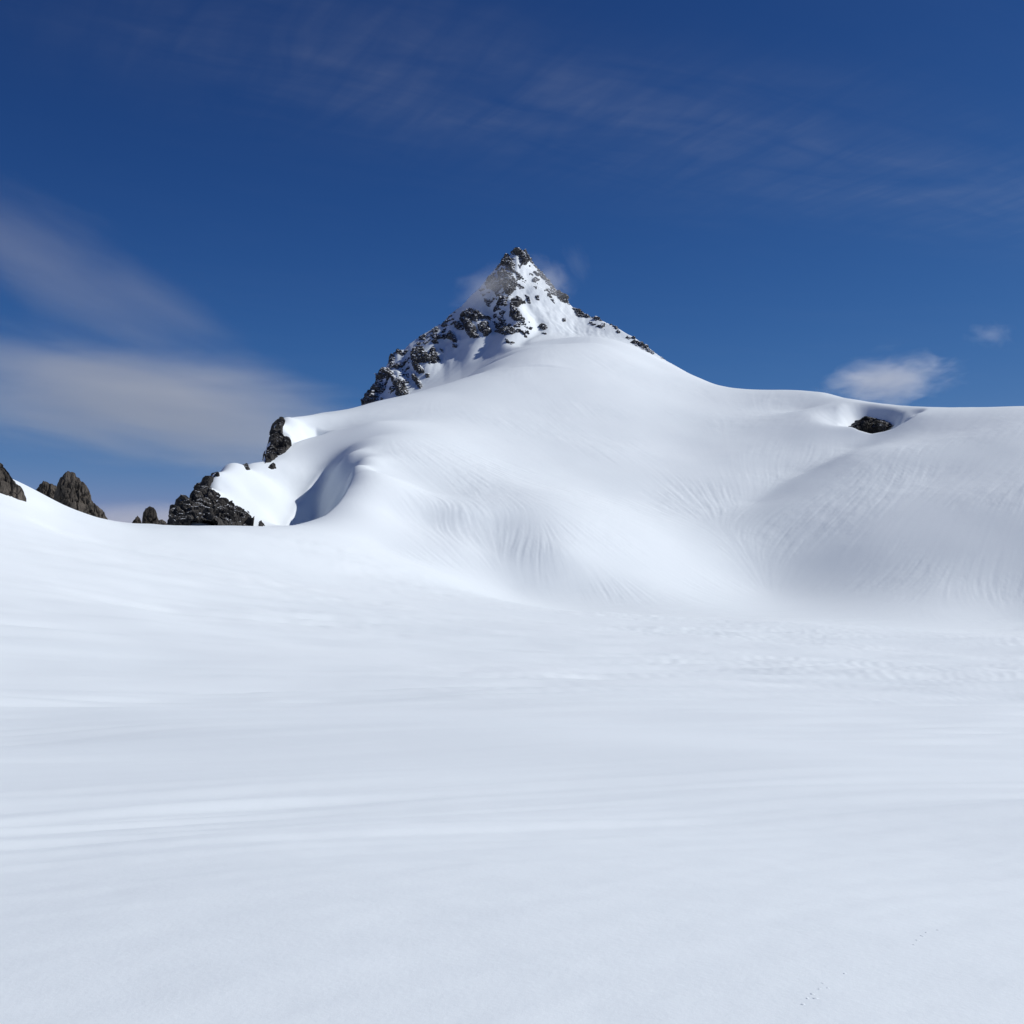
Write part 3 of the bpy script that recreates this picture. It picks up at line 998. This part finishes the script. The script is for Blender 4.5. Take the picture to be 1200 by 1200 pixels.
crag('crag', [(163, 625), (166, 612), (167, 600), (170, 595), (176, 592), (181, 594), (184, 601), (186, 610), (191, 622)], 308, 'rounded upright standing stone between two low rocks', G, base_drop=8, cell=2.4, rough=0.5, front=0.35, n=110)
crag('crag', [(176, 618), (184, 610), (190, 608), (195, 612), (200, 619)], 303, 'low flat rock between standing stone and jagged cliff', G, base_drop=6, cell=1.8, rough=0.45, n=90)
print('rocks', time.time() - T0)


# ------------------------------------------------------------------ clouds: lumpy bodies of thin scattering air
def icosphere(sub):
    import bmesh
    bm = bmesh.new()
    bmesh.ops.create_icosphere(bm, subdivisions=sub, radius=1.0)
    v = np.array([x.co[:] for x in bm.verts])
    f = np.array([[y.index for y in x.verts] for x in bm.faces])
    bm.free()
    return v, f


ICO = icosphere(4)


def cloud(name, label, px, py, r, wx, wy, wz, roll, density, nscale, lo, hi, stretch=(1, 1, 1), seed=0.0, aniso=0.0, cat='cloud', edge=1.0, step=None, albedo=(0.97, 0.975, 0.98)):
    """centre pixel and distance; wx, wy, wz: half sizes in metres across, in depth and in height"""
    m = bpy.data.materials.new(name)
    m.use_nodes = True
    t = m.node_tree
    t.nodes.clear()
    tc_ = N(t, 'ShaderNodeTexCoord')
    ob = tc_.outputs['Object']
    ln_ = N(t, 'ShaderNodeVectorMath', operation='LENGTH')
    t.links.new(ob, ln_.inputs[0])
    fall = math_node(t, 'SUBTRACT', 1.0, math_node(t, 'MULTIPLY', ln_.outputs['Value'], edge), clamp=True)
    mp = N(t, 'ShaderNodeMapping')
    mp.inputs['Scale'].default_value = stretch
    mp.inputs['Location'].default_value = (seed, seed * 1.7, seed * 0.4)
    t.links.new(ob, mp.inputs[0])
    nz = noise(t, mp.outputs[0], nscale, 6, 0.6, 0.5)
    # noise eats into the body from its rim inwards
    f = math_node(t, 'ADD', math_node(t, 'MULTIPLY', fall, 0.75), math_node(t, 'SUBTRACT', nz, 0.5))
    f = ramp(t, f, [(lo, 0.0), (hi, 1.0)], 'EASE')
    d = math_node(t, 'MULTIPLY', math_node(t, 'MULTIPLY', f, ramp(t, fall, [(0.0, 0.0), (0.22, 1.0)], 'EASE')), density)
    pv = N(t, 'ShaderNodeVolumePrincipled')
    pv.inputs['Color'].default_value = (*albedo, 1)
    pv.inputs['Anisotropy'].default_value = aniso
    t.links.new(d, pv.inputs['Density'])
    o_ = N(t, 'ShaderNodeOutputMaterial')
    t.links.new(pv.outputs[0], o_.inputs['Volume'])
    V, F = ICO
    bump = 1 - 0.16 * np.clip(fbm(V * 1.6 + seed, 3) + 0.35, 0, 1)
    ob_ = mesh_obj(name, V * bump[:, None], F, m)
    c = point(px, py, r)
    ob_.location = c
    ob_.scale = (wx, wy, wz)
    th_, _ = ray(px, py)
    ob_.rotation_euler = (0, math.radians(roll), -float(th_))
    return tag(ob_, label, cat, 'clouds in the blue sky')


SHADED_GREY = (0.74, 0.745, 0.745)  # shade of the left clouds put into a darker scattering colour
cloud('cloud', 'broad flat grey cloud bank low in the sky beside the left shoulder', 165, 474, 6000, 1900, 1000, 440, 6, 0.0014, 2.2, 0.16, 0.6, (0.8, 1.0, 0.9), 2.0, albedo=SHADED_GREY)
cloud('cloud', 'faint grey cloud streak slanting down above the broad cloud bank', 80, 322, 6500, 1500, 700, 470, 24, 0.00048, 2.4, 0.16, 0.75, (0.8, 1.0, 0.9), 6.0, albedo=SHADED_GREY)
cloud('cloud', 'pale low cloud showing between the rocks at the saddle', 190, 622, 9000, 1300, 900, 300, 0, 0.0014, 1.5, 0.1, 0.6, (1.0, 1.0, 0.6), 4.0)
cloud('cloud', 'small white puffy cloud just above the right ridge', 1042, 446, 3600, 335, 220, 145, -6, 0.0078, 3.3, 0.30, 0.72, (1, 1, 1.1), 21.0)
cloud('cloud', 'tiny faint cloud puff high above the right ridge', 1160, 392, 3800, 125, 90, 65, 6, 0.0030, 3.0, 0.27, 0.8, (1, 1, 0.8), 13.0)
cloud('cloud', 'thin veil of mist drifting across the left side of the summit', 574, 338, 884, 42, 24, 24, -22, 0.028, 2.2, 0.12, 0.8, (1, 1, 0.8), 3.0)
cloud('cloud', 'thin veil of mist drifting across the right side of the summit', 642, 330, 894, 34, 24, 24, 32, 0.020, 2.2, 0.14, 0.8, (1, 1, 0.8), 5.0)
cloud('cloud', 'wisp of mist trailing up off the right side of the summit', 676, 308, 930, 18, 18, 34, -22, 0.0055, 2.6, 0.26, 0.95, (1.3, 1, 0.8), 8.0)
print('clouds', time.time() - T0)


# ------------------------------------------------------------------ added snow lumps, their shaded sides standing in for track dents
def on_ground(px, py):
    th_, s_ = ray(px, py)
    lo_, hi_ = 2.5, 60.0
    for _ in range(40):
        mid_ = 0.5 * (lo_ + hi_)
        tz = np.array([float(th_)])
        rz = np.array([mid_])
        zz_ = land(tz, rz)
        zz_ = zz_ + snow_detail(tz, rz, zz_)
        if zz_[0] > mid_ * s_:
            hi_ = mid_
        else:
            lo_ = mid_
    return point(px, py, mid_)


IV, IF = icosphere(2)
for label, spots in (('tiny snow lump standing in for a track mark in the lower trail of specks near the bottom edge', [(941, 1177), (946, 1170), (952, 1165), (956, 1170), (960, 1159), (964, 1152), (970, 1158), (990, 1141)]),
                     ('tiny snow lump standing in for a track mark in the upper trail of specks near the right edge', [(1071, 1107), (1075, 1102), (1081, 1097), (1086, 1093), (1099, 1090)])):
    for k, (px, py) in enumerate(spots):
        sd_ = rng.uniform(0, 50)
        shp = IV * (1 + 0.9 * fbm(IV * 1.3 + sd_, 3))[:, None] * np.array([rng.uniform(0.005, 0.009), rng.uniform(0.007, 0.014), rng.uniform(0.001, 0.002)])
        o = mesh_obj('track_lump', shp, IF, SNOW)
        o.location = on_ground(px, py)
        o.rotation_euler = (0, 0, rng.uniform(0, 3))
        tag(o, label, 'snow', 'snow lumps standing in for track marks on the near field')
print('crumbs', time.time() - T0)
